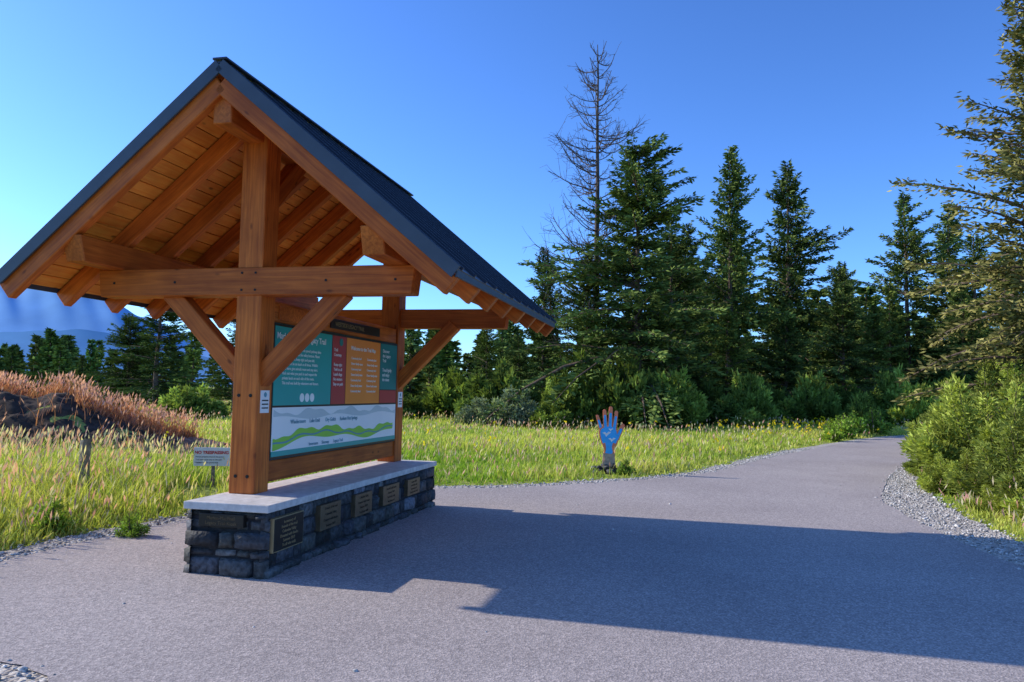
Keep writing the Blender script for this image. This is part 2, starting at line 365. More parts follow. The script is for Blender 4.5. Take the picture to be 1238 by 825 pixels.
# ------------------------------------------------------------------ grass
def vnoise(x,y,s,seed):
    r=np.random.default_rng(seed); k=r.uniform(-1,1,(6,2))*s; p=r.uniform(0,6.28,6)
    v=0
    for i in range(6): v=v+np.sin(x*k[i,0]*2+y*k[i,1]*2+p[i])
    return v/6
clear=[(2.0,15.4,.45),(-4.7,11.8,.5),(-4.65,11.3,.45),(-4.5,10.8,.4),(-5.9,10.6,.3),(-5.8,10.2,.3)]
def grass(name,n,y0,y1,brush=False):
    if brush:
        xx=RNG.uniform(-19.5,-8,n); yy=RNG.uniform(16,22,n)
    else:
        u=RNG.random(n); yy=y0*(y1/y0)**u; xx=RNG.uniform(-.80,.80,n)*yy+RNG.uniform(-1.5,1.5,n)
    out=~inside(poly_g,xx,yy); xx=xx[out];yy=yy[out]
    d=dist(poly_g,xx,yy); keep=(d>.02)
    mo=mound(xx,yy)
    if brush:
        edge=18.0+.35*np.sin(xx*2.1)+.2*np.sin(xx*5.3)
        keep&=(mo>.12)&((yy>edge)|(RNG.random(len(xx))<.05))
    else: keep&=(mo<.06)
    for cx_,cy_,cr in clear: keep&=~((np.hypot(xx-cx_,yy-cy_)<cr)&(RNG.random(len(xx))<.85))
    xx=xx[keep];yy=yy[keep];d=d[keep];mo=mo[keep]; n=len(xx)
    zz=gh(xx,yy)-.02+(.05 if brush else 0); D=np.hypot(xx,yy)
    pn=vnoise(xx,yy,.35,3); pf=vnoise(xx,yy,1.3,5)
    leftz=np.clip((-xx-3)/3,0,1)*np.clip((17-yy)/5,0,1)
    h=(.19+.10*leftz+.08*pn+.07*pf)*RNG.uniform(.5,1.4,n)*np.clip(.25+d*.9,.25,1)
    if brush: h=(.20+.10*pf)*RNG.uniform(.5,1.4,n)
    h=np.maximum(h,.05)
    stalk=RNG.random(n)<(.06+.12*leftz+(.35 if brush else 0)); h=np.where(stalk,h*1.5+.10,h)
    wd=(.0045+.0006*D)*RNG.uniform(.6,1.4,n); wd=np.where(stalk,wd*.5,wd)
    ang=RNG.uniform(0,6.28,n); lean=RNG.uniform(.05,.8,n)*h; la=RNG.normal(.3,1.6,n)
    side=np.stack([np.cos(ang),np.sin(ang),0*ang],1)*wd[:,None]
    ld=np.stack([np.cos(la)*lean,np.sin(la)*lean,0*la],1)
    B=np.stack([xx,yy,zz],1)
    up=np.array([0,0,1.0])
    v0=B-side; v1=B+side; v2=B+side*.8+ld*.35+up*h[:,None]*.55; v3=B-side*.8+ld*.35+up*h[:,None]*.55
    v4=B+ld+up*(h*np.where(stalk,1,.95))[:,None]
    V=np.stack([v0,v1,v2,v3,v4],1).reshape(-1,3); b=np.arange(n)*5
    Q=np.stack([b,b+1,b+2,b+3],1); T=np.stack([b+3,b+2,b+4],1)
    green=np.array([.25,.42,.045]); yel=np.array([.68,.68,.16]); tan=np.array([.74,.62,.32]); pink=np.array([.64,.24,.17])
    t=np.clip(.55+.75*pn+.35*pf+RNG.normal(0,.22,n)+.15*np.clip((yy-14)/15,0,1)-.15*leftz,0,1)[:,None]
    c=green*(1-t)+yel*t
    dry=(RNG.random(n)<.07+.14*np.clip(pf,0,1)+.08*leftz).astype(float)[:,None]
    c=c*(1-dry)+tan*dry
    if brush: c=c*.1+pink*.9*RNG.uniform(.6,1.2,(n,1))
    c=c*RNG.uniform(.7,1.2,(n,1))
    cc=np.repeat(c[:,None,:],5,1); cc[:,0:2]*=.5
    cc=cc.reshape(-1,3)
    si=np.where(stalk)[0]; m=len(si)
    base=v4[si]-ld[si]*.1; dirv=(ld[si]*.5+up*h[si][:,None]*.6); dirv/=np.linalg.norm(dirv,axis=1)[:,None]
    sl_=RNG.uniform(.05,.12,m)*(1+.01*D[si]); sw=(.005+.0005*D[si])*RNG.uniform(.7,1.5,m)
    sd=side[si]/np.linalg.norm(side[si],axis=1)[:,None]*sw[:,None]
    a0=base-dirv*.02;a1=base+dirv*(sl_*.4)[:,None]+sd;a2=base+dirv*sl_[:,None];a3=base+dirv*(sl_*.4)[:,None]-sd
    VS=np.stack([a0,a1,a2,a3],1).reshape(-1,3); bs=np.arange(m)*4+len(V)
    QS=np.stack([bs,bs+1,bs+2,bs+3],1)
    sc=np.where(RNG.random((m,1))<(0 if brush else .5),np.array([.70,.60,.38]),np.array([.74,.40,.34]))*RNG.uniform(.7,1.2,(m,1))
    V=np.vstack([V,VS]); cc=np.vstack([cc,np.repeat(sc,4,0)])
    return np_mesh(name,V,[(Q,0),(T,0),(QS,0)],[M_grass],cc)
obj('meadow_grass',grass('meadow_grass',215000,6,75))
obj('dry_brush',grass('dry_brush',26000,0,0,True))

# ------------------------------------------------------------------ vegetation generators
class Acc:
    def __init__(s): s.V=[];s.Q=[];s.mi=[];s.C=[];s.n=0
    def add(s,V,Q,mi,C):
        s.V.append(V); s.Q.append((Q+s.n,mi)); s.C.append(C); s.n+=len(V)
    def tube(s,P,R,ns=5,mi=0,c=(1,1,1)):
        P=np.asarray(P,float);R=np.asarray(R,float);n=len(P)
        T=np.gradient(P,axis=0);T/=np.linalg.norm(T,axis=1)[:,None]+1e-9
        ref=np.array([.3,.2,.93]) if abs(T[0,2])<.8 else np.array([1.,.1,0])
        A=np.cross(T,ref);A/=np.linalg.norm(A,axis=1)[:,None]+1e-9;B=np.cross(T,A)
        a=np.arange(ns)/ns*2*np.pi
        V=P[:,None]+R[:,None,None]*(np.cos(a)[None,:,None]*A[:,None]+np.sin(a)[None,:,None]*B[:,None])
        i,j=np.meshgrid(np.arange(n-1),np.arange(ns),indexing='ij');i=i.ravel();j=j.ravel();k=(j+1)%ns
        Q=np.stack([i*ns+j,i*ns+k,(i+1)*ns+k,(i+1)*ns+j],1)
        s.add(V.reshape(-1,3),Q,mi,np.tile(np.array(c,float),(n*ns,1)))
    def cards(s,P,D,L,Wd_,C,rng,mi=1):
        n=len(P); D=D/(np.linalg.norm(D,axis=1)[:,None]+1e-9)
        r=rng.normal(size=(n,3)); r[:,2]*=.5; S=np.cross(D,r); S/=np.linalg.norm(S,axis=1)[:,None]+1e-9
        m=P+D*(L*.45)[:,None]
        V=np.stack([P,m+S*(Wd_/2)[:,None],P+D*L[:,None],m-S*(Wd_/2)[:,None]],1).reshape(-1,3)
        b=np.arange(n)*4; s.add(V,np.stack([b,b+1,b+2,b+3],1),mi,np.repeat(C,4,0))
    def mesh(s,name,mats):
        return np_mesh(name,np.vstack(s.V),s.Q,mats,np.vstack(s.C))
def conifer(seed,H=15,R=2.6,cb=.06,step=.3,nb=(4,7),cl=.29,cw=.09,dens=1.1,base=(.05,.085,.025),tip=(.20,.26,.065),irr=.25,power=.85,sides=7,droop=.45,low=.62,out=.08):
    rng=np.random.default_rng(seed); A=Acc()
    nz=9; tz=np.linspace(0,1,nz); bend=np.cumsum(rng.normal(0,.025*H/15,(nz,2)),0)
    tp=np.column_stack([bend,tz*H]); A.tube(tp,(.012*H)*(1-tz)**.8+.012,sides,0)
    z=cb*H; ph=rng.uniform(0,6.28)
    lob=rng.uniform(0,6.28,4); gap=rng.uniform(.15,.8,3)
    Ps=[];Ds=[];Ls=[];Ws=[];Cs=[]
    while z<H*.985:
        t=(z-cb*H)/(H-cb*H)
        prof=(1-t)**power*min(1,low+(1-low)*t*9)+.012
        layer=rng.uniform(1-irr,1+irr*.7)
        if np.min(np.abs(t-gap))<.02: layer*=.6
        for b in range(rng.integers(nb[0],nb[1])):
            azb=ph+rng.uniform(0,6.28)
            asym=1+.28*math.sin(azb+lob[0]+t*6)+.16*math.sin(2*azb+lob[1]+t*13)
            L=max(.14,R*prof*layer*asym*rng.uniform(.5,1.15))
            if rng.random()<out: L*=1.3
            zz=z+rng.uniform(-.18,.18)
            cx=np.interp(zz/H,tz,bend[:,0]);cy=np.interp(zz/H,tz,bend[:,1])
            a=.10+.75*t+rng.normal(0,.12); bb=droop*(1-t)+rng.normal(0,.08)
            dr=np.array([math.cos(azb),math.sin(azb),0]); sdv=np.array([-dr[1],dr[0],0])
            u=np.linspace(0,1,5); bp=np.array([cx,cy,zz])+dr*(L*u)[:,None]; bp[:,2]+=L*(a*u-bb*u*u)
            A.tube(bp,.018*L*(1-u*.85)+.004,3,0)
            ns=max(3,int(L/.11*dens)); k=6
            uu=np.repeat(np.linspace(.15,1,ns),k)+rng.normal(0,.03,ns*k); uu=np.clip(uu,.05,1.03)
            off=rng.uniform(-1,1,len(uu))*np.minimum(.6,.38*L*(1.08-uu))
            p=np.array([cx,cy,zz])+dr*(L*uu)[:,None]+sdv*off[:,None]; p[:,2]+=L*(a*uu-bb*uu*uu)-np.abs(off)*.25+rng.normal(0,.06,len(uu))
            d=dr*.75+sdv*(np.sign(off)*.6)[:,None]+rng.normal(0,.35,(len(uu),3)); d[:,2]+=-.12+.25*t
            l=cl*rng.uniform(.5,1.3,len(uu)); w_=cw*rng.uniform(.6,1.4,len(uu))
            mixv=np.clip(uu*.75+rng.normal(0,.25,len(uu)),0,1)[:,None]
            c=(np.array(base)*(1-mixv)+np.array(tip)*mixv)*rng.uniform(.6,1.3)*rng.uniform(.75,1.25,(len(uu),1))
            Ps.append(p);Ds.append(d);Ls.append(l);Ws.append(w_);Cs.append(c)
        z+=step*rng.uniform(.6,1.4)*(1-.4*t); ph+=1
    A.cards(np.vstack(Ps),np.vstack(Ds),np.concatenate(Ls),np.concatenate(Ws),np.vstack(Cs),rng)
    return A
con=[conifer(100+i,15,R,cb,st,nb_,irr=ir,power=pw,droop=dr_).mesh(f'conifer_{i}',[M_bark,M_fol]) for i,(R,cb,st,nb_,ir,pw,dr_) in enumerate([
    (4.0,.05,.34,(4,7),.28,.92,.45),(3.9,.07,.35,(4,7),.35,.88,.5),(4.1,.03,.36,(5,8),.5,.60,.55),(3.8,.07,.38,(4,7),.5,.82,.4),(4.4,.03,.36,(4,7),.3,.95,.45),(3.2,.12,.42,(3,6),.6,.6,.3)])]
def tree(name,var,x,y,H,wf=1,rz=None):
    s=H/15; o=obj(name,con[var],(x,y,float(gh([x],[y])[0])-.1),(0,0,random.uniform(0,6.28) if rz is None else rz),(s*wf,s*wf,s)); return o
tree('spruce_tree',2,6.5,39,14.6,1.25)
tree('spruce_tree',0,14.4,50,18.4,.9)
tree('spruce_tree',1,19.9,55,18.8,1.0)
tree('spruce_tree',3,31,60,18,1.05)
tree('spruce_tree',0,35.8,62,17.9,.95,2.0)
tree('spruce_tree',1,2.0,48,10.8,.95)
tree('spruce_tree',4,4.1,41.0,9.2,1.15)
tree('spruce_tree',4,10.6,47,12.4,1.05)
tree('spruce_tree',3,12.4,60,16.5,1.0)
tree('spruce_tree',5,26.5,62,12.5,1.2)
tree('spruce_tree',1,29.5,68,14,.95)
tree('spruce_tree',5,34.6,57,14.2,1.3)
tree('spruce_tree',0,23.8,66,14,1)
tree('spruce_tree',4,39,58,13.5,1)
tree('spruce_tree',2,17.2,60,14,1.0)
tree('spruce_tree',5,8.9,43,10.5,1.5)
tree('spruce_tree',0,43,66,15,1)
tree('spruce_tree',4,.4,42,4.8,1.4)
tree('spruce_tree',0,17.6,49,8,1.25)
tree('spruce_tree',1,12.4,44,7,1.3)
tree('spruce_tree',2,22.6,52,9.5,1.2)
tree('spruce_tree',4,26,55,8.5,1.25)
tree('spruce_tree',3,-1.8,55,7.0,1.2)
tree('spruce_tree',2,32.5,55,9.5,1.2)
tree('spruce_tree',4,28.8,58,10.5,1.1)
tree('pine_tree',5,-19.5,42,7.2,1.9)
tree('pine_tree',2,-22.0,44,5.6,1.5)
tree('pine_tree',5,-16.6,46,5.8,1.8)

def deadtree(seed,H):
    rng=np.random.default_rng(seed);A=Acc()
    tz=np.linspace(0,1,14); bend=np.cumsum(rng.normal(0,.035,(14,2)),0); tp=np.column_stack([bend,tz*H]); A.tube(tp,.2*(1-tz)**.8+.02,8,0)
    z=2.5
    while z<H*.98:
        t=z/H
        L0=3.6*(1-t)**.5*(.55+.6*min(1,t*2))
        for b in range(rng.integers(3,6)):
            a=rng.uniform(0,6.28); L=L0*rng.uniform(.3,1.15); dr=np.array([math.cos(a),math.sin(a),0])
            cx=np.interp(t,tz,bend[:,0]);cy=np.interp(t,tz,bend[:,1])
            u=np.linspace(0,1,7); cur=rng.uniform(.3,1.0); dn=rng.uniform(-.5,.2)
            bp=np.array([cx,cy,z])+dr*(L*u)[:,None]+np.cumsum(rng.normal(0,.03*L,(7,3)),0)*u[:,None]; bp[:,2]+=L*(dn*u+cur*u**2)
            A.tube(bp,.026*(1-u*.8)*(.5+.3*L)+.010,4,0)
            for k in range(int(2+L*3.5)):
                uu=rng.uniform(.2,1); i0=uu*6; p0=np.array([np.interp(i0,range(7),bp[:,q]) for q in range(3)])
                d=dr*.6+rng.normal(0,.5,3); d[2]+=.35; d/=np.linalg.norm(d); l=rng.uniform(.25,.8)*L*.5
                v=np.linspace(0,1,4); q=p0+d*(l*v)[:,None]; q[:,2]+=.25*l*v*v
                A.tube(q,.013*(1-v*.4),3,0)
                for kk in range(2):
                    q0=q[rng.integers(1,4)]; d2=d+rng.normal(0,.6,3); d2/=np.linalg.norm(d2)
                    A.tube(np.array([q0,q0+d2*l*.5]),[.009,.006],3,0)
        z+=rng.uniform(.25,.5)
    return A.mesh('dead_tree',[M_dead])
obj('dead_tree',deadtree(5,21.0),(4.55,41.5,0))

nf=conifer(305,11.0,3.0,.16,.24,(5,7),cl=.17,cw=.05,dens=1.6,base=(.09,.11,.03),tip=(.46,.40,.13),irr=.4,power=.55,droop=.35,out=0).mesh('fir_tree',[M_bark,M_fol])
obj('fir_tree',nf,(11.75,16.6,0),(0,0,.4))

def shrub(seed,R=1.2,H=1.7,n=16000,cl=.07,cw=.022,base=(.05,.09,.02),tip=(.16,.22,.05),shoots=70,spread=.2):
    rng=np.random.default_rng(seed);A=Acc(); Ps=[];Ds=[];Ls=[];Ws=[];Cs=[]
    per=n//shoots
    for s in range(shoots):
        a=rng.uniform(0,6.28); rr=math.sqrt(rng.random())*R; lean=rr/R
        top=np.array([math.cos(a)*rr,math.sin(a)*rr,H*(1-.75*lean**1.6)*rng.uniform(.5,1.2)+.08])
        st=np.array([math.cos(a)*rr*.3,math.sin(a)*rr*.3,0])
        u=np.linspace(0,1,5); P=st+(top-st)*u[:,None]; P[:,:2]+=((top-st)[:2]*(u*(1-u)*.6)[:,None])
        A.tube(P,.012*(1-u*.7)+.002,4,0)
        uu=rng.beta(1.5,1,per); pc=np.stack([np.interp(uu,u,P[:,q]) for q in range(3)],1)
        sp=spread*R*(1.15-uu)+.03
        off=rng.normal(0,1,(per,3))*sp[:,None]*.75; off[:,2]*=.8
        p=pc+off; p[:,2]=np.maximum(p[:,2],.03)
        d=(top-st)/np.linalg.norm(top-st)*.6+off/(np.linalg.norm(off,axis=1)[:,None]+1e-6)*.7+rng.normal(0,.35,(per,3))
        mixv=np.clip(uu*.8+rng.normal(0,.2,per),0,1)[:,None]; tone=rng.uniform(.5,1.3)
        Cs.append((np.array(base)*(1-mixv)+np.array(tip)*mixv)*tone*rng.uniform(.7,1.3,(per,1)))
        Ps.append(p);Ds.append(d);Ls.append(cl*rng.uniform(.5,1.4,per));Ws.append(cw*rng.uniform(.6,1.4,per))
    A.cards(np.vstack(Ps),np.vstack(Ds),np.concatenate(Ls),np.concatenate(Ws),np.vstack(Cs),rng)
    return A.mesh('shrub_mesh',[M_bark,M_shr])
jun=[shrub(400+i,1.3,1.9,26000,.10,.034,(.06,.09,.02),(.42,.48,.11),55,.14) for i in range(2)]
for k,(x,y,s,z) in enumerate([(9.0,14.2,1.15,.95),(8.1,11.8,.9,.85),(7.3,9.8,.7,.8),(10.6,17.2,1.2,1.05),(10.7,13.5,1.3,1.1),(12.8,21,1.1,1.0),(9.6,11,1.1,1.1),(14.6,24.5,1.1,1.0),(17.6,28.5,1.0,.95),(8.3,8.8,1.0,.9),(15,22,1.4,1.3),(22,31.5,1.1,1.0),(6.9,8.5,.55,.7),(7.7,13.2,.5,.8),(8.0,10.6,.8,.8),(7.0,10.9,.4,.6),(9.0,16.2,.5,.7)]):
    obj('juniper_shrub',jun[k%2],(x,y,0),(0,0,k*1.3),(s,s,s*z))
gs=[shrub(420,1.3,1.7,9000,.19,.08,(.07,.12,.02),(.38,.48,.11),40,.2),shrub(421,1.3,1.5,9000,.15,.06,(.13,.17,.10),(.34,.40,.25),60),shrub(422,1.3,1.7,9000,.19,.08,(.05,.09,.02),(.20,.27,.065),40,.2)]
for k,(x,y,s,z,v) in enumerate([(5.4,36,1.3,1.7,2),(7.8,36.5,1.2,1.3,0),(3.4,37,1.4,1.5,2),(9.9,38,1.1,1.2,2),(-1.4,35,.9,.9,1),(.2,35,1.2,.9,1),(1.8,34,.9,.8,2),(-.6,38,1.5,1.2,2),(12.3,40,1.1,1.4,0),(14.5,43,1.5,.9,2),(17.4,44,1.2,1.4,0),(20.5,46,1.5,1.0,2),(24,48,1.3,1.5,0),(27,50,1.6,1.0,2),(2.2,36.5,.9,1.4,0),(10.8,34.5,.6,.9,0),(19,41.5,.8,1.3,0),(22.5,42.5,1.0,1.4,0),(30,52,1.7,1.2,2),(34,50,1.3,1.4,0),(-12,40,1.2,.8,0),(-9,44,1.2,.8,2),(-15,36,1.2,.8,0),(-6,42,1.1,.9,2),(-3.2,44,1.4,1.2,2)]):
    obj('wild_shrub',gs[v],(x,y,float(gh([x],[y])[0])-.05),(0,0,k*2.1),(s,s,s*z))
lp=shrub(431,.35,.5,1500,.07,.035,(.09,.18,.02),(.35,.50,.09),25)
for k,(x,y,s) in enumerate([(-3.95,8.15,.4),(2.3,15.35,.5),(-4.9,8.3,.6),(13.2,30.6,1.5),(14.6,32.6,1.6),(12,28.6,1.2),(16.2,34.2,1.8)]):
    obj('weed_plant',lp,(x,y,0),(0,0,k),(s,s,s))
lows=[conifer(500+i,10,2.4,.04,.55,(4,6),cl=.55,cw=.24,dens=.3,sides=4,irr=.4,power=.9) for i in range(6)]
lows=[(np.vstack(a.V),a.Q,np.vstack(a.C)) for a in lows]
VV=[];QQ=[];CC=[];off=0
pos=[]
r=np.random.default_rng(9)
def band(n,x0,x1,y0,y1,h0,h1):
    for _ in range(n): pos.append((r.uniform(x0,x1),r.uniform(y0,y1),r.uniform(h0,h1)))
band(75,-85,-26,62,92,3.6,6.6); band(34,-30,-4,72,100,4.5,8); band(30,-12,14,78,105,6,10.5); band(85,12,100,64,98,8,13.5)
band(22,-60,-28,50,62,3,5); band(40,-150,-20,105,150,6,9);band(60,-20,150,105,150,9,14)
for (x,y,h) in pos:
    v,q,c=lows[r.integers(6)]; s=h/10; a=r.uniform(0,6.28); k_=r.uniform(.85,1.6); ca,sa=math.cos(a)*s*k_,math.sin(a)*s*k_
    W_=np.stack([v[:,0]*ca-v[:,1]*sa+x,v[:,0]*sa+v[:,1]*ca+y,v[:,2]*s-.2],1)
    VV.append(W_); QQ+= [(f+off,m) for f,m in q]; CC.append(c*r.uniform(.65,1.5)*np.array([r.uniform(.85,1.15),1,r.uniform(.9,1.2)])); off+=len(v)
Q0=np.vstack([f for f,m in QQ if m==0]);Q1=np.vstack([f for f,m in QQ if m==1])
obj('distant_forest',np_mesh('distant_forest',np.vstack(VV),[(Q0,0),(Q1,1)],[M_bark,M_fol],np.vstack(CC)))

def mountain(name,x0,x1,ydist,depth,prof,col,seed,rough):
    nx,ny=220,50; rng=np.random.default_rng(seed)
    xs=np.linspace(x0,x1,nx);vs=np.linspace(0,1,ny); X,Vv=np.meshgrid(xs,vs)
    pr=np.array(prof,float); hgt=np.interp(xs,pr[:,0],pr[:,1]); ker=np.hanning(21); ker/=ker.sum(); hgt=np.convolve(np.pad(hgt,10,'edge'),ker,'valid')
    nz=sum(np.sin(X*f+rng.uniform(0,6)+Vv*g)*a for f,g,a in [(.004,5,.10),(.009,9,.07),(.02,17,.04),(.045,31,.02)])*rough
    Z=hgt[None]*Vv**.8*(1+nz*(.3+.5*Vv))
    V=np.stack([X.ravel(),(ydist+Vv*depth+nz*depth*.35*(1-Vv)).ravel(),Z.ravel()-2],1)
    i,j=np.meshgrid(np.arange(nx-1),np.arange(ny-1)); a=(j*nx+i).ravel(); F=np.stack([a,a+1,a+nx+1,a+nx],1)
    m=simple(name+'_haze_rock',col,1,0,.12,.004,0,.0)  # distance haze is painted into the rock as a bluish base colour
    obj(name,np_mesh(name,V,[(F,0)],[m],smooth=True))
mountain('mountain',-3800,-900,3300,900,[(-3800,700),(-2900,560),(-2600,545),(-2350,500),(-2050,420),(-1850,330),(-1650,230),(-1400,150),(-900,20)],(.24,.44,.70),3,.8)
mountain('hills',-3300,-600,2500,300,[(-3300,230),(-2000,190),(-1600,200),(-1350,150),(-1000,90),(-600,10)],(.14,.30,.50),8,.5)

# ------------------------------------------------------------------ KIOSK
K=empty('trailhead_kiosk',ORG,-ANG)
PW=.128; D=3.5; W0,W1,S0,S1=-.135-.04,.578,-.653,3.72
box('plinth_core',(W0+.03,S0+.03,-.05),(W1-.03,S1-.03,.555),M_mortar,K,0)
box('concrete_cap',(W0-.02,S0-.025,.556),(W1+.025,S1+.03,.62),M_conc,K,.008)
plq=[(-.33,.25,.22,.49),(.475,.22,.25,.49),(1.26,.22,.26,.49),(2.05,.25,.27,.49),(2.82,.22,.28,.48)]
def stone_face(acc,length,height,holes,xf,seed):
    r=random.Random(seed); z=.0
    while z<height-.02:
        ch=r.uniform(.07,.17)
        if z+ch>height-.05: ch=height-z
        x=-.01
        while x<length-.01:
            cw_=r.uniform(.08,.34)
            if x+cw_>length-.08: cw_=length-x+.01
            x0,x1,z0,z1=x+.004,x+cw_-.004,z+.004,z+ch-.004
            hit=any(x1>h[0] and x0<h[1] and z1>h[2] and z0<h[3] for h in holes)
            pr=r.uniform(.005,.055) if not hit else .006
            nx_,nz_=6,5; VV=[]; sk0=r.uniform(-.012,.012);sk1=r.uniform(-.012,.012)
            tx,tz_=r.uniform(-.02,.02),r.uniform(-.02,.02)
            for jz in range(nz_):
                for ix in range(nx_):
                    fx=ix/(nx_-1);fz=jz/(nz_-1)
                    edge=min(fx,1-fx,fz,1-fz)
                    dep=-.03 if edge==0 else pr*(1+r.uniform(-.3,.3))+(fx-.5)*tx+(fz-.5)*tz_
                    ex=x0+(x1-x0)*fx; ez=z0+(z1-z0)*fz+(sk0*(1-fx)+sk1*fx)*(1 if fz>.5 else -1)*(0 if edge==0 else .6)
                    if edge>0:
                        if ix==1: ex=x0+.010+r.uniform(0,.014)
                        elif ix==nx_-2: ex=x1-.010-r.uniform(0,.014)
                        if jz==1: ez=z0+.008+r.uniform(0,.012)
                        elif jz==nz_-2: ez=z1-.008-r.uniform(0,.012)
                    VV.append(xf(ex,dep,ez))
            F=[[jz*nx_+ix,jz*nx_+ix+1,(jz+1)*nx_+ix+1,(jz+1)*nx_+ix] for jz in range(nz_-1) for ix in range(nx_-1)]
            g=r.uniform(.02,.085); b=r.uniform(.95,1.25)
            if r.random()<.18: g*=2.1
            col=np.tile(np.array([g,g*1.02,g*b]),(len(VV),1))
            acc.add(np.array(VV),np.array(F),0,col)
            x+=cw_
        z+=ch
ac=Acc(); HH=.555
holes=[(s-S0-hw_-.015,s-S0+hw_+.015,z0-.01,z1+.01) for s,hw_,z0,z1 in plq]
stone_face(ac,S1-S0,HH,holes,lambda a,d,z:(W1+d-.02,S0+a,z),1)
stone_face(ac,W1-W0,HH,[(.1,.58,.42,.56)],lambda a,d,z:(W0+a,S0-d+.02,z),2)
stone_face(ac,S1-S0,HH,[],lambda a,d,z:(W0-d+.02,S0+a,z),3)
stone_face(ac,W1-W0,HH,[],lambda a,d,z:(W0+a,S1+d-.02,z),4)
obj('stone_masonry',ac.mesh('stone_masonry',[M_stone]),parent=K)
M_plq=simple('bronze_plaque',(.15,.11,.065),.45,.4,.25,12,.1); M_gold=simple('plaque_lettering',(.36,.27,.14),.5,.3); M_plqd=simple('dark_plaque',(.03,.026,.022),.4,.3,.2,10)
RT=(math.radians(90),0,math.radians(90))
words=['In memory of','Friends of the trail','Columbia Valley','Donated with thanks','Summer 2019','To all who walk']
for n_,(s,h_,z0,z1) in enumerate(plq):
    f=W1+.035
    box(f'plaque_{n_+1}',(W1-.04,s-h_,z0),(f,s+h_,z1),M_plqd if n_==0 else M_plq,K,.004)
    if n_==0: box('plaque_border',(W1-.02,s-h_-.008,z0-.008),(f-.004,s+h_+.008,z1+.008),M_gold,K,.002)
    rows=6 if n_==0 else 4
    for k in range(rows):
        zz=z1-.05-(z1-z0-.075)*k/(rows-1)
        text(f'plaque_{n_+1}_line_{k+1}',words[(k+n_)%6],(f+.001,s,zz),RT,.036,M_gold if n_==0 else M_plqd,K,'CENTER')
box('end_plaque',(W0+.14,S0-.035,.425),(W0+.56,S0+.03,.53),M_plqd,K,.004)
for k in range(2): text(f'end_plaque_line_{k+1}',['Markin-MacPhail','Legacy Trail Kiosk'][k],(W0+.35,S0-.037,.485-.042*k),(math.radians(90),0,0),.040,M_plq,K,'CENTER')

za,ze,hw=4.438,2.603,2.172; SL=(za-ze)/hw; ca=math.cos(math.atan(SL)); pitch=math.atan(SL)
R0,R1=-.727,3.95
def P(w,s,z): return (w,s,z)
for nm,s in (('near',0),('far',D)):
    beam(f'king_post_{nm}',P(0,s,.62),P(0,s,4.08),PW*2,PW*2,M_post,K)
    s_out=-.045 if nm=='near' else .045
    beam(f'tie_beam_{nm}',P(-1.62,s+s_out,2.58),P(1.62,s+s_out,2.58),.20,.262,M_post,K,cut0=-.12,cut1=.12)
    for sg in (-1,1):
        beam(f'brace_{nm}_{sg}',P(sg*.06,s,1.66),P(sg*.90,s,2.50),.15,.17,M_post,K,cut0=0)
    sd=1 if nm=='near' else -1
    beam(f'ridge_brace_{nm}',P(0,s+sd*.05,3.30),P(0,s+sd*.72,3.95),.14,.16,M_post,K)
beam('ridge_beam',P(0,R0+.06,4.02),P(0,R1-.06,4.02),.18,.25,M_post,K)
for sg in (-1,1):
    beam(f'eave_plate_{sg}',P(sg*1.45,R0+.05,2.825),P(sg*1.45,R1-.05,2.825),.2,.235,M_post,K,cut0=-.3)
und=.085
nr=8
for i in range(nr):
    s=R0+.055+(R1-R0-.11)*i/(nr-1)
    for sg in (-1,1):
        dep=.17; zt=za-und-dep/ca/2
        beam(f'rafter_{i+1}_{sg}',P(0.0,s,zt),P(sg*(hw-.03),s,zt-SL*(hw-.03)),.09,dep,M_raft,K,cut1=None)
npl=19; Ls=(hw+.0)/ca; pwid=Ls/npl
for sg in (-1,1):
    for i in range(npl):
        t=(i+.5)*pwid; w_=t*ca; z_=za-.055-w_*SL
        beam(f'roof_board_{i+1}_{sg}',P(sg*w_,R0+.012,z_),P(sg*w_,R1-.012,z_),pwid-.007,.02,M_board,K,up=(sg*math.sin(pitch),0,math.cos(pitch)),bev=.004)
for sg in (-1,1):
    n=Vector((sg*math.sin(pitch),0,math.cos(pitch)))
    t0=Vector((0,0,za-.018)); t1=Vector((sg*(hw+.03),0,za-.018-SL*(hw+.03)))
    mid=(R0+R1)/2
    beam(f'roof_panel_{sg}',(t0.x,mid,t0.z),(t1.x,mid,t1.z),R1-R0+.03,.02,M_roof,K,up=(0,0,1),bev=.003)
    for k in range(13):
        s=R0+.1+(R1-R0-.2)*k/12
        a=t0+n*.022;b=t1+n*.022
        beam(f'roof_seam_{k+1}_{sg}',(a.x,s,a.z),(b.x,s,b.z),.02,.03,M_roof,K,bev=.002)
    for s,nm in ((R0-.012,'near'),(R1+.012,'far')):
        a=Vector((0,s,za-.045));b=Vector((sg*(hw+.02),s,za-.045-SL*(hw+.02)))
        beam(f'rake_fascia_{nm}_{sg}',a,b,.022,.115,M_fascia,K,bev=.003)
    e=Vector((sg*(hw+.02),0,za-.055-SL*(hw+.02)))
    beam(f'eave_trim_{sg}',(e.x,R0,e.z),(e.x,R1,e.z),.02,.06,M_fascia,K,bev=.003)
beam('ridge_cap',(0,R0-.02,za+.012),(0,R1+.02,za+.012),.14,.02,M_roof,K,bev=.004)
for (w_,z_) in [(-.06,1.52),(.06,1.52),(-.06,.78),(.06,.78)]:
    cyl('bolt',(w_,-.134,z_),(w_,-.124,z_),.016,M_bolt,K)
for w_ in (-.07,.07):
    for z_ in (2.50,2.66): cyl('bolt',(w_,-.15,z_),(w_,-.14,z_),.011,M_bolt,K)
for w_ in (-.78,.78,-1.45,1.45): cyl('bolt',(w_,-.15,2.58),(w_,-.14,2.58),.012,M_bolt,K)
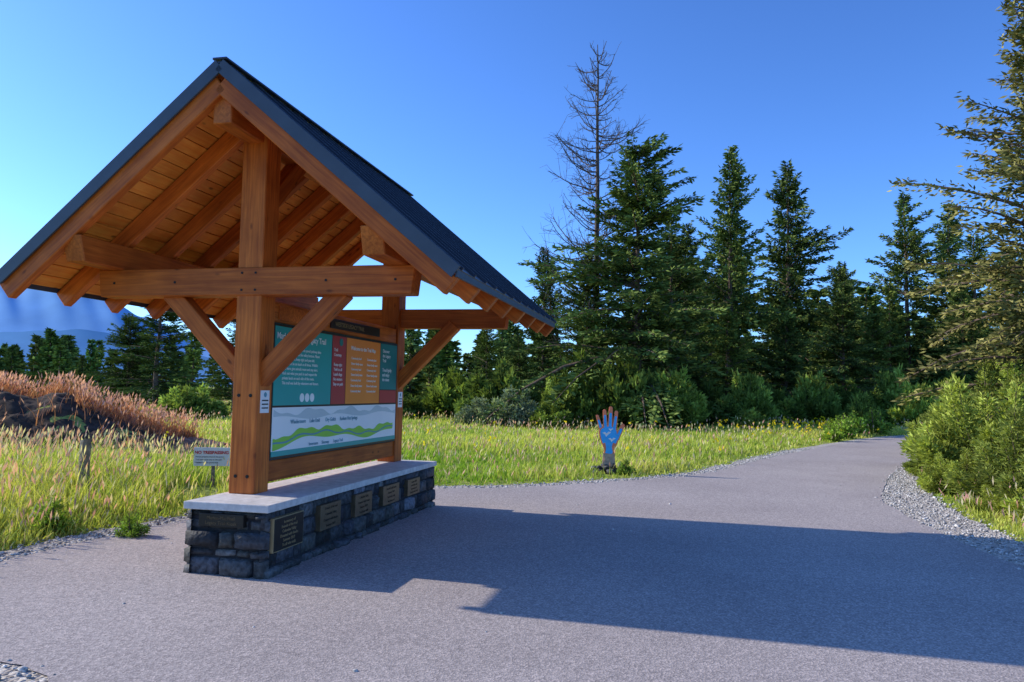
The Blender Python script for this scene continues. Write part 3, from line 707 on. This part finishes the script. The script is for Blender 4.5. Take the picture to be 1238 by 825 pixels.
beam('sign_header',P(0,PW,2.33),P(0,D-PW,2.33),.20,.20,M_post,K)
beam('sign_sill',P(0,PW,.80),P(0,D-PW,.80),.20,.20,M_post,K)
F0=.118
box('sign_backing',(-.05,PW+.01,.905),(F0,D-PW-.01,2.225),simple('sign_back',(.02,.05,.05),.6),K,0)
def tmat(n,c): return simple(n,c,.35,0,.04,2,0,.4)
M_teal=tmat('teal_panel',(.02,.36,.32)); M_dteal=tmat('dark_teal_panel',(.015,.21,.20)); M_mar=tmat('maroon_panel',(.46,.045,.05)); M_or=tmat('orange_panel',(.92,.27,.04)); M_map=tmat('map_panel',(.88,.88,.84)); M_grn=tmat('map_green',(.28,.62,.07)); M_gy=tmat('map_relief',(.58,.65,.64)); M_riv=tmat('map_river',(.10,.30,.38)); M_txt=tmat('sign_text',(.9,.9,.86)); M_blk=tmat('black_frame',(.012,.012,.014)); M_red=simple('red_lettering',(.6,.03,.03),.5)
def pan(nm,s0,s1,z0,z1,mat,lvl): 
    box(nm,(F0-.005,s0,z0),(F0+.004+.003*lvl,s1,z1),mat,K,0)
sa,sb=.155,3.345
pan('panel_frame',sa-.02,sb+.02,.915,2.215,M_blk,0)
pan('teal_panel',sa,1.37,1.425,2.195,M_teal,1)
pan('maroon_panel',1.385,1.74,1.425,2.195,M_mar,1)
pan('orange_panel',1.755,2.76,1.425,2.195,M_or,1)
pan('side_panel',2.775,sb,1.60,2.195,M_dteal,1)
pan('side_panel_lower',2.775,sb,1.425,1.59,M_mar,1)
pan('map_panel',sa,sb,.935,1.405,M_map,1)
pan('map_footer',sa,sb,.935,.985,M_teal,2)
X1=F0+.0085; X2=F0+.0115
TM=Matrix(((0,0,1,0),(1,0,0,0),(0,1,0,0),(0,0,0,1)))
def mpoly(nm,fn_lo,fn_hi,s0,s1,mat,x):
    ss=np.linspace(s0,s1,60); pts=[(s,fn_lo(s)) for s in ss]+[(s,fn_hi(s)) for s in ss[::-1]]
    poly(nm,pts,.002,mat,K,Matrix.Translation((x,0,0))@TM)
mpoly('map_hills',lambda s:1.30+.02*math.sin(s*5),lambda s:1.36+.03*math.sin(s*7+1)+.015*math.sin(s*17),sa+.02,sb-.02,M_gy,X1-.001)
cv=lambda s:1.10+.05*math.sin(s*2.1-.6)+.05*(s-1.6)*.5
mpoly('map_valley',lambda s:cv(s)-.045-.02*math.sin(s*6),lambda s:cv(s)+.05+.02*math.sin(s*9+1)+.012*math.sin(s*21),sa+.02,sb-.1,M_grn,X1+.001)
mpoly('map_river',lambda s:cv(s)-.012+.015*math.sin(s*11),lambda s:cv(s)+.004+.015*math.sin(s*11),sa+.02,sb-.1,M_riv,X1+.0035)
text('map_labels','Windermere     Lake Enid        Dry Gulch      Radium Hot Springs',(X2,.5,1.24),RT,.06,M_riv,K)
text('map_labels_2','Invermere      Shuswap        Legacy Trail',(X2,.9,1.0),RT,.05,M_riv,K)
text('sign_title','Markin-MacPhail Legacy Trail',(X2,.18,2.075),RT,.088,M_txt,K,bold=.0012)
text('sign_body','Welcome to the trail. This paved pathway links\ncommunities across the valley bottom. Please\nshare the path, keep right and pass left.\nDogs must be on leash at all times. Wildlife\nlives here: give animals room and stay alert.\nPack out what you pack in and respect the\nprivate lands on each side of the route.\nThis trail was built by volunteers and donors.',(X2,.30,1.97),RT,.042,M_txt,K,space=1.15)
for k in range(3):
    cyl(f'pictogram_{k+1}',(F0+.006,.72+.11*k,1.50),(F0+.0105,.72+.11*k,1.50),.045,M_txt,K,20)
text('maroon_text','Trail\nCourtesy\n\nKeep right\nYield to all\nLeash dogs\nNo motors\nStay on path',(X2,1.42,2.02),RT,.05,M_txt,K,space=1.1)
cyl('compass_badge',(F0+.006,1.60,2.13),(F0+.0125,1.60,2.13),.045,M_dteal,K,20)
text('orange_title','Welcome to the Trail Map',(X2,1.86,2.06),RT,.068,M_txt,K,bold=.0008)
for c_ in range(2):
    for k in range(7):
        text(f'orange_item_{c_}_{k}','Donor family name' if k%2 else 'Community fund',(X2,1.88+.46*c_,1.95-.065*k),RT,.042,M_txt,K)
text('side_text','Discover\nthe Legacy\nTrail\n\nTread lightly\nand enjoy\nthe views',(X2,2.84,2.08),RT,.062,M_txt,K)
box('header_plaque',(.10,1.35,2.275),(.116,2.75,2.385),M_blk,K,.003)
text('header_text','WESTSIDE LEGACY TRAIL',(.119,1.45,2.305),RT,.07,M_gold,K)
box('header_sheet_frame',(.09,.24,2.26),(.112,1.1,2.40),M_raft,K,.003)
for nm,s in (('near',0),('far',D)):
    box(f'post_notice_{nm}',(PW-.002,s-.075,1.36),(PW+.006,s+.075,1.57),M_white,K,.002)
    for k in range(3): box(f'post_notice_{nm}_line_{k}',(PW+.004,s-.055,1.40+.035*k),(PW+.008,s+.055,1.412+.035*k),M_blk,K,0)
    cyl(f'post_notice_{nm}_symbol',(PW+.004,s,1.53),(PW+.008,s,1.53),.024,M_riv,K,14)

# ------------------------------------------------------------------ no trespassing sign
T=empty('no_trespassing_sign',(-4.72,12.2,0),math.radians(6))
box('post',(.0,.02,-.1),(.05,.06,.62),M_greypost,T,.004)
box('sign_board',(-.27,0,.34),(.28,.014,.63),M_white,T,.003)
RF=(math.radians(90),0,0)
text('warning_text','NO TRESPASSING',(-.258,-.003,.53),RF,.066,M_red,T,bold=.002)
for k in range(3): text(f'small_text_{k+1}',['Private property beyond this point','Trail users must stay on the path','Violators will be prosecuted'][k],(-.24,-.003,.475-.045*k),RF,.030,M_blk,T)
def stake(x,y,h,r_):
    bm=bmesh.new(); bmesh.ops.create_cone(bm,cap_ends=True,segments=10,radius1=r_,radius2=r_*.88,depth=h)
    bmesh.ops.subdivide_edges(bm,edges=[e for e in bm.edges if abs(e.verts[0].co.z-e.verts[1].co.z)>.1],cuts=4)
    for v in bm.verts: v.co+=Vector((random.uniform(-.006,.006),random.uniform(-.006,.006),v.co.x*.25 if v.co.z>h*.45 else 0))
    me=bpy.data.meshes.new('fence_post'); bm.to_mesh(me); bm.free(); me.materials.append(M_greypost); obj('fence_post',me,(x,y,h/2-.1),(random.uniform(-.05,.05),random.uniform(-.05,.05),0))
stake(-5.95,10.8,.92,.078); stake(-6.45,13.7,.74,.04)

# ------------------------------------------------------------------ painted hand sculpture
Hn=empty('painted_hand_sculpture',(2.0,15.6,0),math.radians(-4)); Hn.scale=(1.2,1.15,1.12)
M_hb=simple('hand_blue_paint',(.05,.42,.85),.5,0,.12,9); M_ho=simple('hand_orange_paint',(.85,.25,.12),.55,0,.25,12); M_hw=simple('hand_wood',(.45,.33,.24),.8,0,.3,15)
def capsule(p0,p1,r0,r1,n=8):
    p0=np.array(p0,float);p1=np.array(p1,float);d=p1-p0;a=math.atan2(d[1],d[0]);pts=[]
    for k in range(n+1):
        t=a-math.pi/2+math.pi*k/n; pts.append((p1[0]+r1*math.cos(t),p1[1]+r1*math.sin(t)))
    for k in range(n+1):
        t=a+math.pi/2+math.pi*k/n; pts.append((p0[0]+r0*math.cos(t),p0[1]+r0*math.sin(t)))
    return pts
HM=Matrix(((1,0,0,0),(0,0,-1,0),(0,1,0,0),(0,0,0,1)))
fing=[('thumb',(.13,.62),(.235,.86),.045,.032),('index_finger',(.09,.80),(.125,1.10),.04,.028),('middle_finger',(.02,.82),(.03,1.17),.042,.03),('ring_finger',(-.055,.81),(-.075,1.12),.04,.028),('little_finger',(-.12,.76),(-.195,1.02),.036,.025)]
palm=[(-.09,.30),(-.075,.42),(-.13,.56),(-.165,.72),(-.14,.82),(0,.87),(.12,.83),(.16,.70),(.15,.56),(.085,.42),(.10,.30)]
palm=[tuple(p) for p in catmull(palm+[palm[0]],4)[:-1]]
poly('palm_back',palm,.05,M_ho,Hn,Matrix.Translation((0,.025,0))@HM,.006)
poly('palm_face',[(x*.86,.60+(y-.60)*.88) if y>.5 else (x*.62,y+.06) for x,y in palm],.006,M_hb,Hn,Matrix.Translation((0,-.024,0))@HM)
for k,(nm,a,b,r0,r1) in enumerate(fing):
    poly(nm,capsule(a,b,r0,r1),.044,M_ho,Hn,Matrix.Translation((0,.022+.0007*k,0))@HM,.006)
    aa=np.array(a);bb=np.array(b)
    poly(nm+'_paint',capsule(a,aa+(bb-aa)*.70,r0*.62,r1*.66),.004,M_hb,Hn,Matrix.Translation((0,-.0235+.0007*k,0))@HM)
poly('wrist',[(-.12,.0),(-.105,.2),(-.095,.36),(.10,.36),(.11,.2),(.13,.0)],.064,M_hw,Hn,Matrix.Translation((0,.032,0))@HM,.008)
for cx,cy,s in ((-.04,.70,1.2),(.05,.60,1),(.03,.78,.7)):
    b=[(-.06,.02),(-.02,.035),(0,.01),(.03,.04),(.065,.03),(.03,.0),(.01,-.02),(-.005,-.04),(-.02,-.005)]
    poly('painted_bird',[(cx+x*s,cy+y*s) for x,y in b],.003,M_white,Hn,Matrix.Translation((0,-.0305,0))@HM)
rp=np.column_stack([RNG.normal(0,.13,16),RNG.normal(-.03,.08,16),RNG.uniform(.02,.14,16)])
me=stones('base_rocks',rp,RNG.uniform(.05,.1,16),M_stone,np.tile([.06,.06,.055],(16,1))); obj('base_rocks',me,parent=Hn)

fl=Acc(); r=np.random.default_rng(77); n=260
fx=np.concatenate([r.normal(15.0,1.3,n//2),r.normal(11.5,1.5,n//5),r.uniform(-9,12,n//5)]); fy=np.concatenate([r.normal(35.5,1.2,n//2),r.normal(31,2,n//5),r.uniform(17,34,n//5)])
ok=~inside(poly_g,fx,fy); fx=fx[ok];fy=fy[ok]; fz=gh(fx,fy)+r.uniform(.25,.55,len(fx))
m=3
Pp=np.repeat(np.column_stack([fx,fy,fz]),m,0)+r.normal(0,.03,(len(fx)*m,3)); Dd=r.normal(0,1,(len(Pp),3))
fl.cards(Pp,Dd,np.full(len(Pp),.10),np.full(len(Pp),.07),np.tile([.85,.65,.03],(len(Pp),1)),r,0)
obj('yellow_wildflowers',fl.mesh('yellow_wildflowers',[M_grass]))
